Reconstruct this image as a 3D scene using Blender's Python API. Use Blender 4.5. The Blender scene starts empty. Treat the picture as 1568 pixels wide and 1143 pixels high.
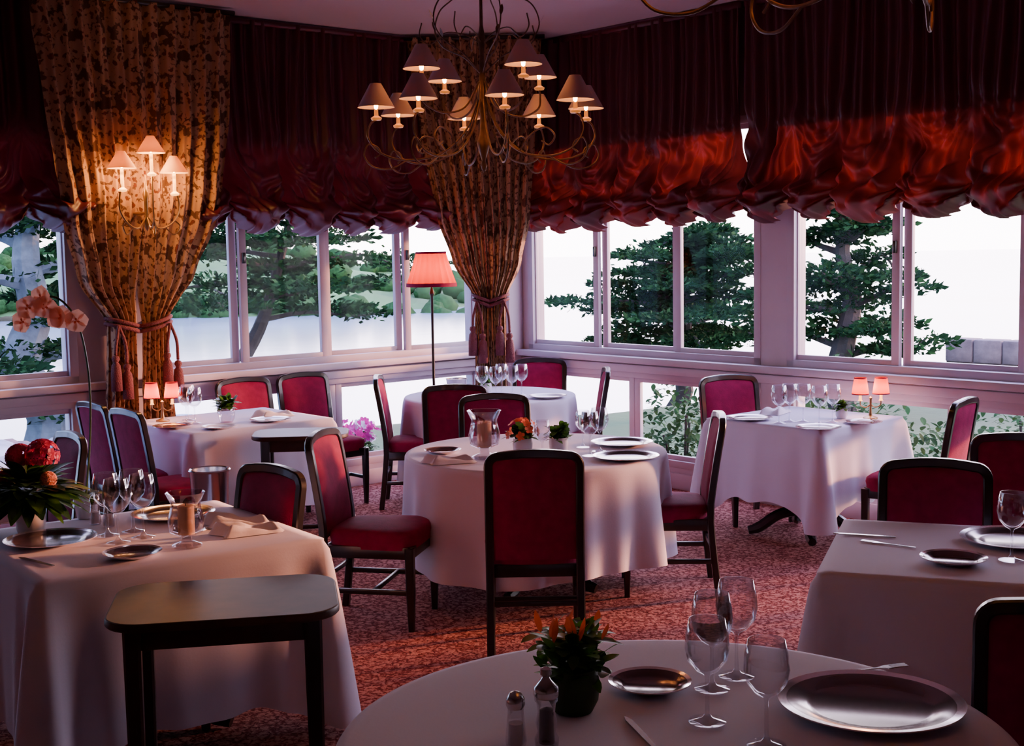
import bpy, bmesh, math, random
from mathutils import Vector, Matrix, noise
random.seed(7)
pi=math.pi
D2R=pi/180
# ------------------------------------------------------------ room frame
C=Vector((0,11.3,0)); uL=Vector((-.757,-.653,0)).normalized(); uR=Vector((.653,-.757,0)).normalized()
def W(a,b,z=0): 
    p=C+uL*a+uR*b; return Vector((p.x,p.y,z))
H=3.53
# ------------------------------------------------------------ materials
MATS={}
def newmat(name):
    m=bpy.data.materials.new(name); m.use_nodes=True
    nt=m.node_tree; b=nt.nodes['Principled BSDF']; return m,nt,b
def pm(name,col,rough=.5,metal=0,spec=None,sheen=0,emit=None,estr=0,bump=0,bscale=40,coat=0,var=0,vscale=8,trans=0):
    if name in MATS: return MATS[name]
    m,nt,b=newmat(name)
    b.inputs['Base Color'].default_value=(*col,1); b.inputs['Roughness'].default_value=rough
    b.inputs['Metallic'].default_value=metal
    if spec is not None: b.inputs['Specular IOR Level'].default_value=spec
    if sheen: b.inputs['Sheen Weight'].default_value=sheen; b.inputs['Sheen Tint'].default_value=(*[min(1,c*2.5+.05) for c in col],1)
    if coat: b.inputs['Coat Weight'].default_value=coat
    if emit: b.inputs['Emission Color'].default_value=(*emit,1); b.inputs['Emission Strength'].default_value=estr
    tc=nt.nodes.new('ShaderNodeTexCoord'); colout=None
    if var:
        n=nt.nodes.new('ShaderNodeTexNoise'); n.inputs['Scale'].default_value=vscale; n.inputs['Detail'].default_value=4
        nt.links.new(tc.outputs['Object'],n.inputs['Vector'])
        r=nt.nodes.new('ShaderNodeValToRGB')
        r.color_ramp.elements[0].position=.3; r.color_ramp.elements[1].position=.7
        r.color_ramp.elements[0].color=(*[c*(1-var) for c in col],1); r.color_ramp.elements[1].color=(*[min(1,c*(1+var)) for c in col],1)
        nt.links.new(n.outputs['Fac'],r.inputs[0]); nt.links.new(r.outputs[0],b.inputs['Base Color']); colout=r.outputs[0]
    if bump:
        n=nt.nodes.new('ShaderNodeTexNoise'); n.inputs['Scale'].default_value=bscale
        nt.links.new(tc.outputs['Object'],n.inputs['Vector'])
        bp=nt.nodes.new('ShaderNodeBump'); bp.inputs['Strength'].default_value=bump; bp.inputs['Distance'].default_value=.02
        nt.links.new(n.outputs['Fac'],bp.inputs['Height']); nt.links.new(bp.outputs[0],b.inputs['Normal'])
    if trans:
        t=nt.nodes.new('ShaderNodeBsdfTranslucent'); t.inputs[0].default_value=(*col,1)
        if colout: nt.links.new(colout,t.inputs[0])
        mx=nt.nodes.new('ShaderNodeMixShader'); mx.inputs[0].default_value=trans
        nt.links.new(b.outputs[0],mx.inputs[1]); nt.links.new(t.outputs[0],mx.inputs[2])
        nt.links.new(mx.outputs[0],nt.nodes['Material Output'].inputs[0])
    MATS[name]=m; return m
def fabric(name,col,tcol,fac,pattern=None,spec=.25,rough=.75,vary=None):
    m=bpy.data.materials.new(name); m.use_nodes=True; nt=m.node_tree; nt.nodes.clear()
    out=nt.nodes.new('ShaderNodeOutputMaterial'); mix=nt.nodes.new('ShaderNodeMixShader'); mix.inputs[0].default_value=fac
    d=nt.nodes.new('ShaderNodeBsdfPrincipled'); d.inputs['Roughness'].default_value=rough; d.inputs['Specular IOR Level'].default_value=spec
    d.inputs['Base Color'].default_value=(*col,1)
    t=nt.nodes.new('ShaderNodeBsdfTranslucent'); t.inputs[0].default_value=(*tcol,1)
    nt.links.new(d.outputs[0],mix.inputs[1]); nt.links.new(t.outputs[0],mix.inputs[2]); nt.links.new(mix.outputs[0],out.inputs[0])
    if vary: # noise in the translucency paints a patchy backlit glow
        tc=nt.nodes.new('ShaderNodeTexCoord'); n=nt.nodes.new('ShaderNodeTexNoise'); n.inputs['Scale'].default_value=2.6; n.inputs['Detail'].default_value=3; n.inputs['Distortion'].default_value=.8
        nt.links.new(tc.outputs['Object'],n.inputs['Vector'])
        mr=nt.nodes.new('ShaderNodeMapRange'); mr.inputs[1].default_value=.40; mr.inputs[2].default_value=.68; mr.inputs[3].default_value=vary[0]; mr.inputs[4].default_value=vary[1]
        nt.links.new(n.outputs['Fac'],mr.inputs[0]); nt.links.new(mr.outputs[0],mix.inputs[0])
    if pattern:
        tc=nt.nodes.new('ShaderNodeTexCoord')
        nz=nt.nodes.new('ShaderNodeTexNoise'); nz.inputs['Scale'].default_value=18; nz.inputs['Detail'].default_value=3
        nt.links.new(tc.outputs['Object'],nz.inputs['Vector'])
        mx=nt.nodes.new('ShaderNodeMixRGB'); mx.inputs[0].default_value=.11
        nt.links.new(tc.outputs['Object'],mx.inputs[1]); nt.links.new(nz.outputs['Color'],mx.inputs[2])
        v=nt.nodes.new('ShaderNodeTexVoronoi'); v.inputs['Scale'].default_value=16
        nt.links.new(mx.outputs[0],v.inputs['Vector'])
        r=nt.nodes.new('ShaderNodeValToRGB'); e=r.color_ramp.elements
        e[0].position=0; e[0].color=(*pattern[0],1); e[1].position=.25; e[1].color=(*pattern[1],1)
        x=e.new(.33); x.color=(*col,1); x=e.new(.62); x.color=(*col,1); x=e.new(.70); x.color=(*pattern[1],1)
        nt.links.new(v.outputs['Distance'],r.inputs[0])
        nt.links.new(r.outputs[0],d.inputs['Base Color'])
        m2=nt.nodes.new('ShaderNodeMixRGB'); m2.blend_type='MULTIPLY'; m2.inputs[0].default_value=1; m2.inputs[2].default_value=(1,.8,.6,1)
        nt.links.new(r.outputs[0],m2.inputs[1]); nt.links.new(m2.outputs[0],t.inputs[0])
    return m
def thin_glass(name,tint=(1,1,1),base=.04,edge=.7,blend=.25):
    m=bpy.data.materials.new(name); m.use_nodes=True; nt=m.node_tree; nt.nodes.clear()
    out=nt.nodes.new('ShaderNodeOutputMaterial'); mix=nt.nodes.new('ShaderNodeMixShader')
    t=nt.nodes.new('ShaderNodeBsdfTransparent'); t.inputs[0].default_value=(*tint,1)
    g=nt.nodes.new('ShaderNodeBsdfGlossy'); g.inputs['Roughness'].default_value=.02; g.inputs[0].default_value=(.95,.95,1,1)
    lw=nt.nodes.new('ShaderNodeLayerWeight'); lw.inputs[0].default_value=blend
    mr=nt.nodes.new('ShaderNodeMapRange'); mr.inputs[3].default_value=base; mr.inputs[4].default_value=edge
    nt.links.new(lw.outputs['Facing'],mr.inputs[0]); nt.links.new(mr.outputs[0],mix.inputs[0])
    nt.links.new(t.outputs[0],mix.inputs[1]); nt.links.new(g.outputs[0],mix.inputs[2]); nt.links.new(mix.outputs[0],out.inputs[0])
    return m
M_wall=pm('wall_paint',(.20,.14,.13),.8,bump=.1,bscale=60)
M_ceil=pm('ceiling_paint',(.54,.43,.42),.85,bump=.05,bscale=30)
M_frame=pm('window_frame_paint',(.44,.37,.43),.45,var=.06,vscale=3)
M_trim=pm('trim_paint',(.46,.38,.44),.5,var=.06,vscale=3)
M_wood=pm('dark_wood',(.008,.004,.004),.28,coat=.15,var=.4,vscale=12)
M_wood2=pm('table_wood',(.045,.015,.010),.45,spec=.3,var=.45,vscale=9)
M_uph=pm('burgundy_velvet',(.22,.006,.052),.75,spec=.1,sheen=.10,bump=.08,bscale=120,var=.15,vscale=20)
M_cloth=pm('white_linen',(.68,.64,.76),.85,spec=.2,bump=.03,bscale=120)
M_nap=pm('napkin_linen',(.70,.65,.72),.8,bump=.05,bscale=80)
M_iron=pm('wrought_iron',(.15,.085,.06),.45,metal=.5,var=.3,vscale=30)
M_brass=pm('aged_brass',(.35,.22,.1),.35,metal=.9,var=.2)
M_silver=pm('silver',(.62,.6,.62),.18,metal=1,var=.05)
M_plate=pm('charger_plate',(.11,.065,.08),.14,metal=.5,var=.1)
M_plater=pm('plate_rim',(.80,.75,.80),.12,metal=.8,var=.03)
M_china=pm('white_china',(.70,.68,.74),.15,var=.03)
M_rope=pm('burgundy_rope',(.09,.004,.012),.7,bump=.5,bscale=150)
M_bark=pm('bark',(.028,.024,.024),.9,bump=.5,bscale=15,var=.3)
M_bark2=pm('pale_bark',(.10,.14,.17),.9,bump=.5,bscale=10,var=.3)
M_leafo=pm('conifer_needles',(.006,.026,.010),.9,spec=.05,var=.5,vscale=3,trans=.2)
M_leafo2=pm('conifer_needles_light',(.018,.062,.020),.9,spec=.05,var=.4,vscale=3,trans=.2)
M_leafo3=pm('shrub_leaves',(.030,.075,.022),.8,spec=.1,var=.4,vscale=6,trans=.25)
M_leaf=pm('plant_leaf',(.07,.20,.02),.45,var=.4,vscale=25,trans=.35)
M_leafd=pm('plant_leaf_dark',(.016,.055,.014),.4,var=.4,vscale=25,trans=.2)
M_tip=pm('leaf_tip_red',(.7,.10,.03),.4,var=.3,vscale=25,trans=.4)
M_pink=pm('hydrangea_petal',(.70,.06,.20),.5,var=.4,vscale=30,trans=.4)
M_mag=pm('magenta_petal',(.75,.02,.38),.5,var=.4,vscale=30,trans=.2)
M_white=pm('pale_petal',(.8,.72,.8),.5,var=.1,vscale=30,trans=.4)
M_peach=pm('orchid_petal',(.98,.50,.38),.5,var=.15,vscale=30,trans=.5)
M_orange=pm('orange_petal',(.70,.12,.05),.5,var=.3,vscale=30,trans=.35)
M_wax=pm('candle_wax',(.75,.50,.30),.5,var=.05)
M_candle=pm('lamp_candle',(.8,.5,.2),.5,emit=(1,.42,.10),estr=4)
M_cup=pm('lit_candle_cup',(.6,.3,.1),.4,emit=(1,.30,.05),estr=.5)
M_bulb=pm('bulb_glow',(1,.6,.3),.5,emit=(1,.34,.06),estr=170)
M_bulb2=pm('bulb_glow_warm',(1,.7,.4),.5,emit=(1,.5,.15),estr=70)
M_glass=thin_glass('drinking_glass',(.95,.95,.97),.02,.8)
M_pane=thin_glass('window_pane',(.985,.99,1),.001,.03,.1)
M_jar=thin_glass('hurricane_glass',(.86,.83,.86),.07,.8)
M_shade=fabric('lampshade_parchment',(.42,.35,.42),(.95,.42,.15),.06)
M_shade2=fabric('lampshade_cream',(.75,.6,.45),(.95,.60,.32),.5)
M_shader=fabric('lampshade_red',(.50,.03,.02),(.95,.07,.03),.5)
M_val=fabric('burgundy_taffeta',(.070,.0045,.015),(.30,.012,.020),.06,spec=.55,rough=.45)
M_valr=fabric('burgundy_taffeta_sunlit',(.065,.004,.014),(.50,.034,.020),.08,spec=.5,rough=.45,vary=(.010,.085))  # same cloth as the left valance, sunlit glow built into its translucency
M_cur=fabric('floral_damask',(.42,.24,.13),(.5,.3,.15),.12,pattern=((.17,.02,.015),(.10,.045,.024)))
def carpet():
    m,nt,b=newmat('patterned_carpet'); b.inputs['Roughness'].default_value=.95; b.inputs['Specular IOR Level'].default_value=.1
    tc=nt.nodes.new('ShaderNodeTexCoord')
    nz=nt.nodes.new('ShaderNodeTexNoise'); nz.inputs['Scale'].default_value=9; nz.inputs['Detail'].default_value=3
    nt.links.new(tc.outputs['Object'],nz.inputs['Vector'])
    mx=nt.nodes.new('ShaderNodeMixRGB'); mx.inputs[0].default_value=.08
    nt.links.new(tc.outputs['Object'],mx.inputs[1]); nt.links.new(nz.outputs['Color'],mx.inputs[2])
    v=nt.nodes.new('ShaderNodeTexVoronoi'); v.inputs['Scale'].default_value=26; v.feature='DISTANCE_TO_EDGE'
    nt.links.new(mx.outputs[0],v.inputs['Vector'])
    n2=nt.nodes.new('ShaderNodeTexNoise'); n2.inputs['Scale'].default_value=42; n2.inputs['Detail'].default_value=2; n2.inputs['Distortion'].default_value=1.5
    nt.links.new(tc.outputs['Object'],n2.inputs['Vector'])
    add=nt.nodes.new('ShaderNodeMath'); add.operation='MULTIPLY_ADD'; add.inputs[1].default_value=.8
    nt.links.new(v.outputs['Distance'],add.inputs[0]); nt.links.new(n2.outputs['Fac'],add.inputs[2])
    r=nt.nodes.new('ShaderNodeValToRGB'); e=r.color_ramp.elements
    e[0].position=.48; e[0].color=(.13,.022,.024,1); e[1].position=.70; e[1].color=(.52,.23,.20,1)
    x=e.new(.57); x.color=(.28,.07,.07,1)
    nt.links.new(add.outputs[0],r.inputs[0]); nt.links.new(r.outputs[0],b.inputs['Base Color'])
    bp=nt.nodes.new('ShaderNodeBump'); bp.inputs['Strength'].default_value=.4; bp.inputs['Distance'].default_value=.01
    nt.links.new(n2.outputs['Fac'],bp.inputs['Height']); nt.links.new(bp.outputs[0],b.inputs['Normal'])
    return m
M_carpet=carpet()
M_grass=pm('lawn_grass',(.035,.085,.025),.9,var=.35,vscale=.6,bump=.3,bscale=8)
M_hill=pm('hill_grass',(.055,.16,.05),.95,var=.5,vscale=.06)
M_sea=pm('sea_water',(.24,.33,.46),.12,var=.3,vscale=.03,bump=.3,bscale=.4)
M_stone=pm('garden_stone',(.16,.12,.13),.9,var=.35,vscale=4,bump=.4,bscale=12)
M_pave=pm('pale_stone',(.26,.30,.38),.85,var=.4,vscale=5,bump=.3,bscale=10)
# ------------------------------------------------------------ mesh builder
class MB:
    def __init__(s): s.v=[];s.f=[];s.m=[];s.mats=[]
    def mi(s,mat):
        if mat not in s.mats: s.mats.append(mat)
        return s.mats.index(mat)
    def add(s,vs,fs,mat,M=None):
        o=len(s.v)
        for p in vs:
            p=Vector(p)
            if M is not None: p=M@p
            s.v.append(p)
        k=s.mi(mat)
        for f in fs: s.f.append([i+o for i in f]); s.m.append(k)
    def box(s,c,sz,mat,bev=0,M=None,seg=2):
        bm=bmesh.new(); bmesh.ops.create_cube(bm,size=1)
        for v in bm.verts: v.co=Vector((v.co.x*sz[0]+c[0],v.co.y*sz[1]+c[1],v.co.z*sz[2]+c[2]))
        if bev: bmesh.ops.bevel(bm,geom=bm.edges[:],offset=bev,segments=seg,profile=.5,affect='EDGES')
        bm.verts.index_update()
        s.add([v.co.copy() for v in bm.verts],[[v.index for v in f.verts] for f in bm.faces],mat,M); bm.free()
    def lathe(s,prof,mat,n=24,c=(0,0,0),M=None):
        vs=[];fs=[]
        for r,z in prof:
            r=max(r,.0004)
            for i in range(n):
                t=2*pi*i/n; vs.append((c[0]+r*math.cos(t),c[1]+r*math.sin(t),c[2]+z))
        for j in range(len(prof)-1):
            for i in range(n):
                i2=(i+1)%n; fs.append([j*n+i,j*n+i2,(j+1)*n+i2,(j+1)*n+i])
        s.add(vs,fs,mat,M)
    def tube(s,pts,rad,mat,n=8,M=None):
        pts=[Vector(p) for p in pts]; N=len(pts)
        if not isinstance(rad,(list,tuple)): rad=[rad]*N
        vs=[];fs=[]; T=(pts[1]-pts[0]).normalized(); ref=Vector((0,0,1)) if abs(T.z)<.9 else Vector((1,0,0))
        u=T.cross(ref).normalized()
        for k in range(N):
            T=(pts[min(k+1,N-1)]-pts[max(k-1,0)])
            if T.length<1e-9: T=Vector((0,0,1))
            T.normalize(); u=(u-T*u.dot(T))
            if u.length<1e-6: u=T.orthogonal()
            u.normalize(); w=T.cross(u)
            for i in range(n):
                t=2*pi*i/n; vs.append(pts[k]+(u*math.cos(t)+w*math.sin(t))*rad[k])
        for k in range(N-1):
            for i in range(n):
                i2=(i+1)%n; fs.append([k*n+i,k*n+i2,(k+1)*n+i2,(k+1)*n+i])
        fs.append(list(range(n))[::-1]); fs.append([(N-1)*n+i for i in range(n)])
        s.add(vs,fs,mat,M)
    def rsweep(s,pts,hw,hd,axis,mat,M=None):
        pts=[Vector(p) for p in pts]; ax=Vector(axis).normalized(); N=len(pts); vs=[];fs=[]
        c=.3
        sec=[(-1,-1+c),(-1,1-c),(-1+c,1),(1-c,1),(1,1-c),(1,-1+c),(1-c,-1),(-1+c,-1)]
        for k in range(N):
            T=(pts[min(k+1,N-1)]-pts[max(k-1,0)]).normalized()
            nrm=T.cross(ax).normalized(); dd=nrm.cross(T).normalized()
            w=hw[k] if isinstance(hw,(list,tuple)) else hw
            d=hd[k] if isinstance(hd,(list,tuple)) else hd
            for (p,q) in sec: vs.append(pts[k]+nrm*p*w+dd*q*d)
        for k in range(N-1):
            for i in range(8):
                i2=(i+1)%8; fs.append([k*8+i,k*8+i2,(k+1)*8+i2,(k+1)*8+i])
        fs.append(list(range(8))[::-1]); fs.append([(N-1)*8+i for i in range(8)])
        s.add(vs,fs,mat,M)
    def grid(s,fn,nu,nv,mat,M=None,closeu=False):
        vs=[];fs=[]
        for j in range(nv+1):
            for i in range(nu+(0 if closeu else 1)):
                vs.append(fn(i/nu,j/nv))
        w=nu if closeu else nu+1
        for j in range(nv):
            for i in range(nu):
                i2=(i+1)%w if closeu else i+1
                fs.append([j*w+i,j*w+i2,(j+1)*w+i2,(j+1)*w+i])
        s.add(vs,fs,mat,M)
    def slab(s,outline,z0,z1,mat,bev=.006,M=None):
        n=len(outline); cx=sum(p[0] for p in outline)/n; cy=sum(p[1] for p in outline)/n
        def ring(off,z):
            r=[]
            for p in outline:
                d=Vector((p[0]-cx,p[1]-cy)); L=d.length; d=d*((L-off)/L); r.append((cx+d.x,cy+d.y,z))
            return r
        rs=[ring(bev,z0),ring(0,z0+bev),ring(0,z1-bev),ring(bev*.4,z1-bev*.3),ring(bev*1.2,z1)]
        vs=[p for r in rs for p in r]; fs=[]
        for j in range(4):
            for i in range(n):
                i2=(i+1)%n; fs.append([j*n+i,j*n+i2,(j+1)*n+i2,(j+1)*n+i])
        s.add(vs,fs,mat,M)
        s.add(rs[0],[list(range(n))[::-1]],mat,M); s.add(rs[4],[list(range(n))],mat,M)
    def mesh(s,name,smooth=True,ang=42):
        me=bpy.data.meshes.new(name); me.from_pydata([tuple(p) for p in s.v],[],s.f)
        for m in s.mats: me.materials.append(m)
        me.polygons.foreach_set('material_index',s.m)
        if smooth:
            me.polygons.foreach_set('use_smooth',[True]*len(s.f))
            try: me.set_sharp_from_angle(angle=ang*D2R)
            except Exception: pass
        me.update(); return me
    def build(s,name,loc=(0,0,0),rot=0,parent=None,smooth=True,ang=42):
        return inst(s.mesh(name,smooth,ang),name,loc,rot,parent)
def inst(me,name,loc=(0,0,0),rot=0,parent=None,scale=1):
    o=bpy.data.objects.new(name,me); bpy.context.scene.collection.objects.link(o)
    o.location=loc; o.rotation_euler=(0,0,rot); o.scale=(scale,)*3
    if parent: o.parent=parent
    return o
def empty(name,loc=(0,0,0),rot=0):
    o=bpy.data.objects.new(name,None); bpy.context.scene.collection.objects.link(o); o.location=loc; o.rotation_euler=(0,0,rot); o.empty_display_size=.1; return o
def plight(name,loc,power,col,parent,r=.03):
    l=bpy.data.lights.new(name,'POINT'); l.energy=power; l.color=col; l.shadow_soft_size=r
    o=bpy.data.objects.new(name,l); bpy.context.scene.collection.objects.link(o); o.location=loc; o.parent=parent; return o
def cr(pts,n=6):
    pts=[Vector(p) for p in pts]; out=[]
    P=[pts[0]*2-pts[1]]+pts+[pts[-1]*2-pts[-2]]
    for i in range(1,len(P)-2):
        for k in range(n):
            t=k/n; a,b,c,d=P[i-1],P[i],P[i+1],P[i+2]
            out.append(.5*((2*b)+(c-a)*t+(2*a-5*b+4*c-d)*t*t+(3*b-a-3*c+d)*t**3))
    out.append(pts[-1]); return out
def rrect(hx,hy,r,n=6):
    o=[]
    for cx,cy,a0 in ((hx-r,hy-r,0),(-hx+r,hy-r,90),(-hx+r,-hy+r,180),(hx-r,-hy+r,270)):
        for k in range(n+1):
            t=(a0+90*k/n)*D2R; o.append((cx+r*math.cos(t),cy+r*math.sin(t)))
    return o
def interp(tab,z):
    if z>=tab[0][0]: return tab[0][1]
    for (z0,x0),(z1,x1) in zip(tab,tab[1:]):
        if z>=z1:
            t=(z0-z)/(z0-z1); t=t*t*(3-2*t)*.5+t*.5; return x0+(x1-x0)*t
    return tab[-1][1]
def ss(a,b,x):
    t=max(0,min(1,(x-a)/(b-a))); return t*t*(3-2*t)
# ------------------------------------------------------------ room shell
AE,BE=9.6,10.6; T=.16
MF=Matrix(((uR.x,uL.x,0,C.x),(uR.y,uL.y,0,C.y),(0,0,1,0),(0,0,0,1)))
def wbox(mb,a0,a1,b0,b1,z0,z1,mat,bev=0):
    mb.box(((b0+b1)/2,(a0+a1)/2,(z0+z1)/2),(b1-b0,a1-a0,z1-z0),mat,bev,MF)
mb=MB(); wbox(mb,-.16,AE+.16,-.16,BE+.16,-.2,0,M_carpet); mb.build('floor',smooth=False)
mb=MB(); wbox(mb,-.16,AE+.16,-.16,BE+.16,H,H+.15,M_ceil); mb.build('ceiling',smooth=False)
LW=[[.36,1.11,1.85,2.6,3.3],[3.87,4.61,5.37,6.1,6.85]]
RW=[[.24,1.05,1.87,2.70],[2.95,3.81,4.66,5.5,6.35]]
LWl=[[.36,1.8,3.3],[3.87,5.37,6.85]]
RWl=[[.24,1.44,2.70],[2.95,4.22,5.5,6.35]]
ZS,ZB0,ZB1,ZT=1.0,.17,.87,2.75
def wall(name,groups,end,left):
    mb=MB()
    def bx(u0,u1,z0,z1,mat=M_wall):
        if left: wbox(mb,u0,u1,-T,0,z0,z1,mat)
        else: wbox(mb,-T,0,u0,u1,z0,z1,mat)
    s0=-T if left else 0
    bx(s0,end,0,ZB0,M_trim); bx(s0,end,ZB1,ZS,M_trim); bx(s0,end,ZT,H)
    u=s0
    for g in groups:
        for z0,z1 in ((ZB0,ZB1),(ZS,ZT)): bx(u,g[0],z0,z1,M_trim)
        u=g[-1]
    for z0,z1 in ((ZB0,ZB1),(ZS,ZT)): bx(u,end,z0,z1,M_wall)
    mb.build(name,smooth=False)
wall('wall_left',LW,AE,True); wall('wall_right',RW,BE,False)
mb=MB(); wbox(mb,AE,AE+T,-T,BE+T,0,H,M_wall); mb.build('wall_back',smooth=False)
mb=MB(); wbox(mb,-T,AE,BE,BE+T,0,H,M_wall); mb.build('wall_front',smooth=False)
wn=[0]
def window(bounds,z0,z1,left,slide=True):
    wn[0]+=1; mb=MB()
    def bx(u0,u1,o0,o1,zz0,zz1,mat,bev=.004):
        if left: wbox(mb,u0,u1,o0,o1,zz0,zz1,mat,bev)
        else: wbox(mb,o0,o1,u0,u1,zz0,zz1,mat,bev)
    A,B=bounds[0],bounds[-1]
    bx(A-.01,B+.01,-.13,.005,z0-.01,z0+.045,M_frame); bx(A-.01,B+.01,-.13,.005,z1-.045,z1+.01,M_frame)
    bx(A-.01,A+.05,-.13,.005,z0,z1,M_frame); bx(B-.05,B+.01,-.13,.005,z0,z1,M_frame)
    for i,(p,q) in enumerate(zip(bounds,bounds[1:])):
        off=-.045 if (i%2==0 or not slide) else -.09
        w=.030
        for (x0,x1,y0,y1) in ((p,p+2*w,z0+.03,z1-.03),(q-2*w,q,z0+.03,z1-.03)):
            bx(x0+.001,x1,off-.018,off+.018,y0,y1,M_frame)
        bx(p+.05,q-.05,off-.018,off+.018,z0+.03,z0+.08,M_frame)
        bx(p+.05,q-.05,off-.018,off+.018,z1-.08,z1-.03,M_frame)
        bx(p+.05,q-.05,off-.003,off+.003,z0+.07,z1-.07,M_pane,0)
        if slide and i%2==0 and z1-z0>1:
            bx(q-.045,q-.02,off+.016,off+.035,(z0+z1)/2-.1,(z0+z1)/2-.02,M_wood,.003)
    mb.build('window_%d'%wn[0])
for g in LW: window(g,ZS,ZT,True)
for g in RW: window(g,ZS,ZT,False)
for g in LWl: window(g,ZB0,ZB1,True,False)
for g in RWl: window(g,ZB0,ZB1,False,False)
mb=MB(); wbox(mb,.0,AE,.0,.09,ZS-.055,ZS-.005,M_trim,.008); wbox(mb,.0,AE,.0,.03,ZB1-.0,ZB1+.06,M_trim,.006); mb.build('trim_1')
mb=MB(); wbox(mb,.0,.09,.09,BE,ZS-.055,ZS-.005,M_trim,.008); wbox(mb,.0,.03,.03,BE,ZB1-.0,ZB1+.06,M_trim,.006); mb.build('trim_2')
mb=MB(); wbox(mb,0,AE,0,.02,0,.12,M_trim,.004); mb.build('baseboard_left')
mb=MB(); wbox(mb,0,.02,.02,BE,0,.12,M_trim,.004); mb.build('baseboard_right')
mb=MB(); wbox(mb,.0,.16,.0,.16,0,H,M_trim,.01); mb.build('trim_3')
# ------------------------------------------------------------ balloon valances
def valance(u0,u1,left,w,seed):
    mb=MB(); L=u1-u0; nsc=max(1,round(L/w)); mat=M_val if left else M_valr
    rr=random.Random(int(seed*10)); ws=[rr.uniform(.75,1.25) for _ in range(nsc)]; s=sum(ws); ws=[x*L/s for x in ws]
    edges=[0]
    for x in ws: edges.append(edges[-1]+x)
    rk=[rr.uniform(-1,1) for _ in range(nsc+1)]
    nu=int(L/.0105); nv=120; zt=H-.02
    def fn(u,v):
        U=u*L; k=0
        while k<nsc-1 and U>edges[k+1]: k+=1
        fr=(U-edges[k])/ws[k]; fr=max(0,min(1,fr)); c=math.sin(pi*fr)
        tie=k if fr<.5 else k+1; d=ws[k]*min(fr,1-fr)
        zb=2.16+rk[k]*.03+noise.noise(Vector((U*1.1,seed,0)))*.05-.18*(c**.6)*(1+.25*rk[k])
        v2=1-(1-v)**1.35
        z=zt+(zb-zt)*v2; h=z-zb
        n1=noise.noise(Vector((U*3,z*.8,seed))); n2=noise.noise(Vector((U*7,z*5,seed+3))); n3=noise.noise(Vector((U*2.2,z*2.6,seed+7)))
        up=ss(.25,.75,h)
        off=.13+.022*math.sin(2*pi*(U/.085+n1*.9))*up+.022*math.sin(2*pi*U/.29+n1*3)*up
        lo=1-ss(.40,.80,h)
        puff=.12*(c**.6)*math.sin(pi*min(1,h/(.48+.08*rk[k])))**.8*(1+.5*n3) if h<.56 else 0
        puff2=.16*(c**.45)*math.sin(pi*min(1,h/.25))**.7 if h<.25 else 0
        dist=math.hypot(h-.06*rk[tie]-.07,d*1.2); th=math.atan2(h-.07,d+.004)
        rad=.048*math.sin(th*9+rk[tie]*9+3*n3)*math.exp(-(dist/.30)**2)*ss(0,.05,dist)
        sag=(h+.24*c)/(.14+.035*rk[k])+2.8*n3+1.0*n2
        arcs=.026*math.sin(2*pi*sag)*lo*ss(.02,.12,h)*c
        ruf=.035*math.sin(2*pi*U/.06+3*n1)*(1-ss(0,.10,h))
        off=off+puff+puff2+arcs+ruf+rad+.08*n2*lo
        pinch=-.09*math.exp(-(d/.05)**2)*(1-ss(.12,.45,h))
        off=max(.05,off+pinch)
        return W(u0+U,off,z) if left else W(off,u0+U,z)
    mb.grid(fn,nu,nv,mat)
    if left: wbox(mb,u0,u1,.09,.15,H-.05,H-.005,mat)
    else: wbox(mb,.09,.15,u0,u1,H-.05,H-.005,mat)
    return mb.build('balloon_valance',ang=180)
valance(.35,3.2,True,.43,1.0); valance(3.75,6.9,True,.45,5.0)
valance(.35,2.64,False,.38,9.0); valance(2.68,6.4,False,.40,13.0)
# ------------------------------------------------------------ patterned curtains
def curtain(name,frame,tabL,tabR,ztie,seed):
    mb=MB()
    for side,tab in ((-1,tabL),(1,tabR)):
        def fn(u,v):
            z=H-.03-(H-.05)*v
            xo=interp(tab[0],z); xi=interp(tab[1],z)
            uu=u+.012*noise.noise(Vector((u*6,z*1.2,seed)))
            x=xi+(xo-xi)*uu
            wd=abs(xo-xi)
            tight=ss(.75,.15,wd)
            amp=.026+.016*tight
            off=.14+amp*math.sin(2*pi*(uu*6.0)+1.8*noise.noise(Vector((u*3,z*.9,seed+side))))
            off+=.010*math.sin(2*pi*uu*13+z*2)
            off+=.05*math.exp(-((z-ztie-.25)/.3)**2)*math.sin(pi*u)
            off+=.02*noise.noise(Vector((x*8,z*6,seed)))
            return frame(x,off,z)
        mb.grid(fn,110,90,M_cur)
        xc=(interp(tab[0],ztie)+interp(tab[1],ztie))/2; hw=abs(interp(tab[0],ztie)-interp(tab[1],ztie))/2+.02
        for dz in (-.018,.018):
            pts=[frame(xc+hw*math.cos(t),.14+.085*math.sin(t),ztie+dz+.03*math.cos(t)*side) for t in [2*pi*k/24 for k in range(25)]]
            mb.tube(pts,.014,M_rope,8)
        xt=xc+side*hw*.6
        for dx,l in ((-.03,.32),(.035,.42)):
            pts=cr([frame(xt,.235,ztie),frame(xt+dx,.25,ztie-.12),frame(xt+dx*1.2,.245,ztie-l*.6)],5); mb.tube(pts,.011,M_rope,6)
            b=frame(xt+dx*1.2,.245,ztie-l*.6)
            mb.lathe([(0,0),(.022,-.01),(.027,-.03),(.016,-.05),(.03,-.07),(.036,-.12),(.038,-.24),(0,-.24)],M_rope,12,(b.x,b.y,b.z))
    xs=[frame(x,.14,H-.035) for x in (tabL[0][0][1]-.03,tabR[0][0][1]+.03)]
    mb.tube(xs,.018,M_wood,8)
    return mb.build(name,ang=180)
def fr_big(x,off,z): return W(3.53-x,off+.20*ss(1.5,2.3,z)+.04,z)
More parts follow.
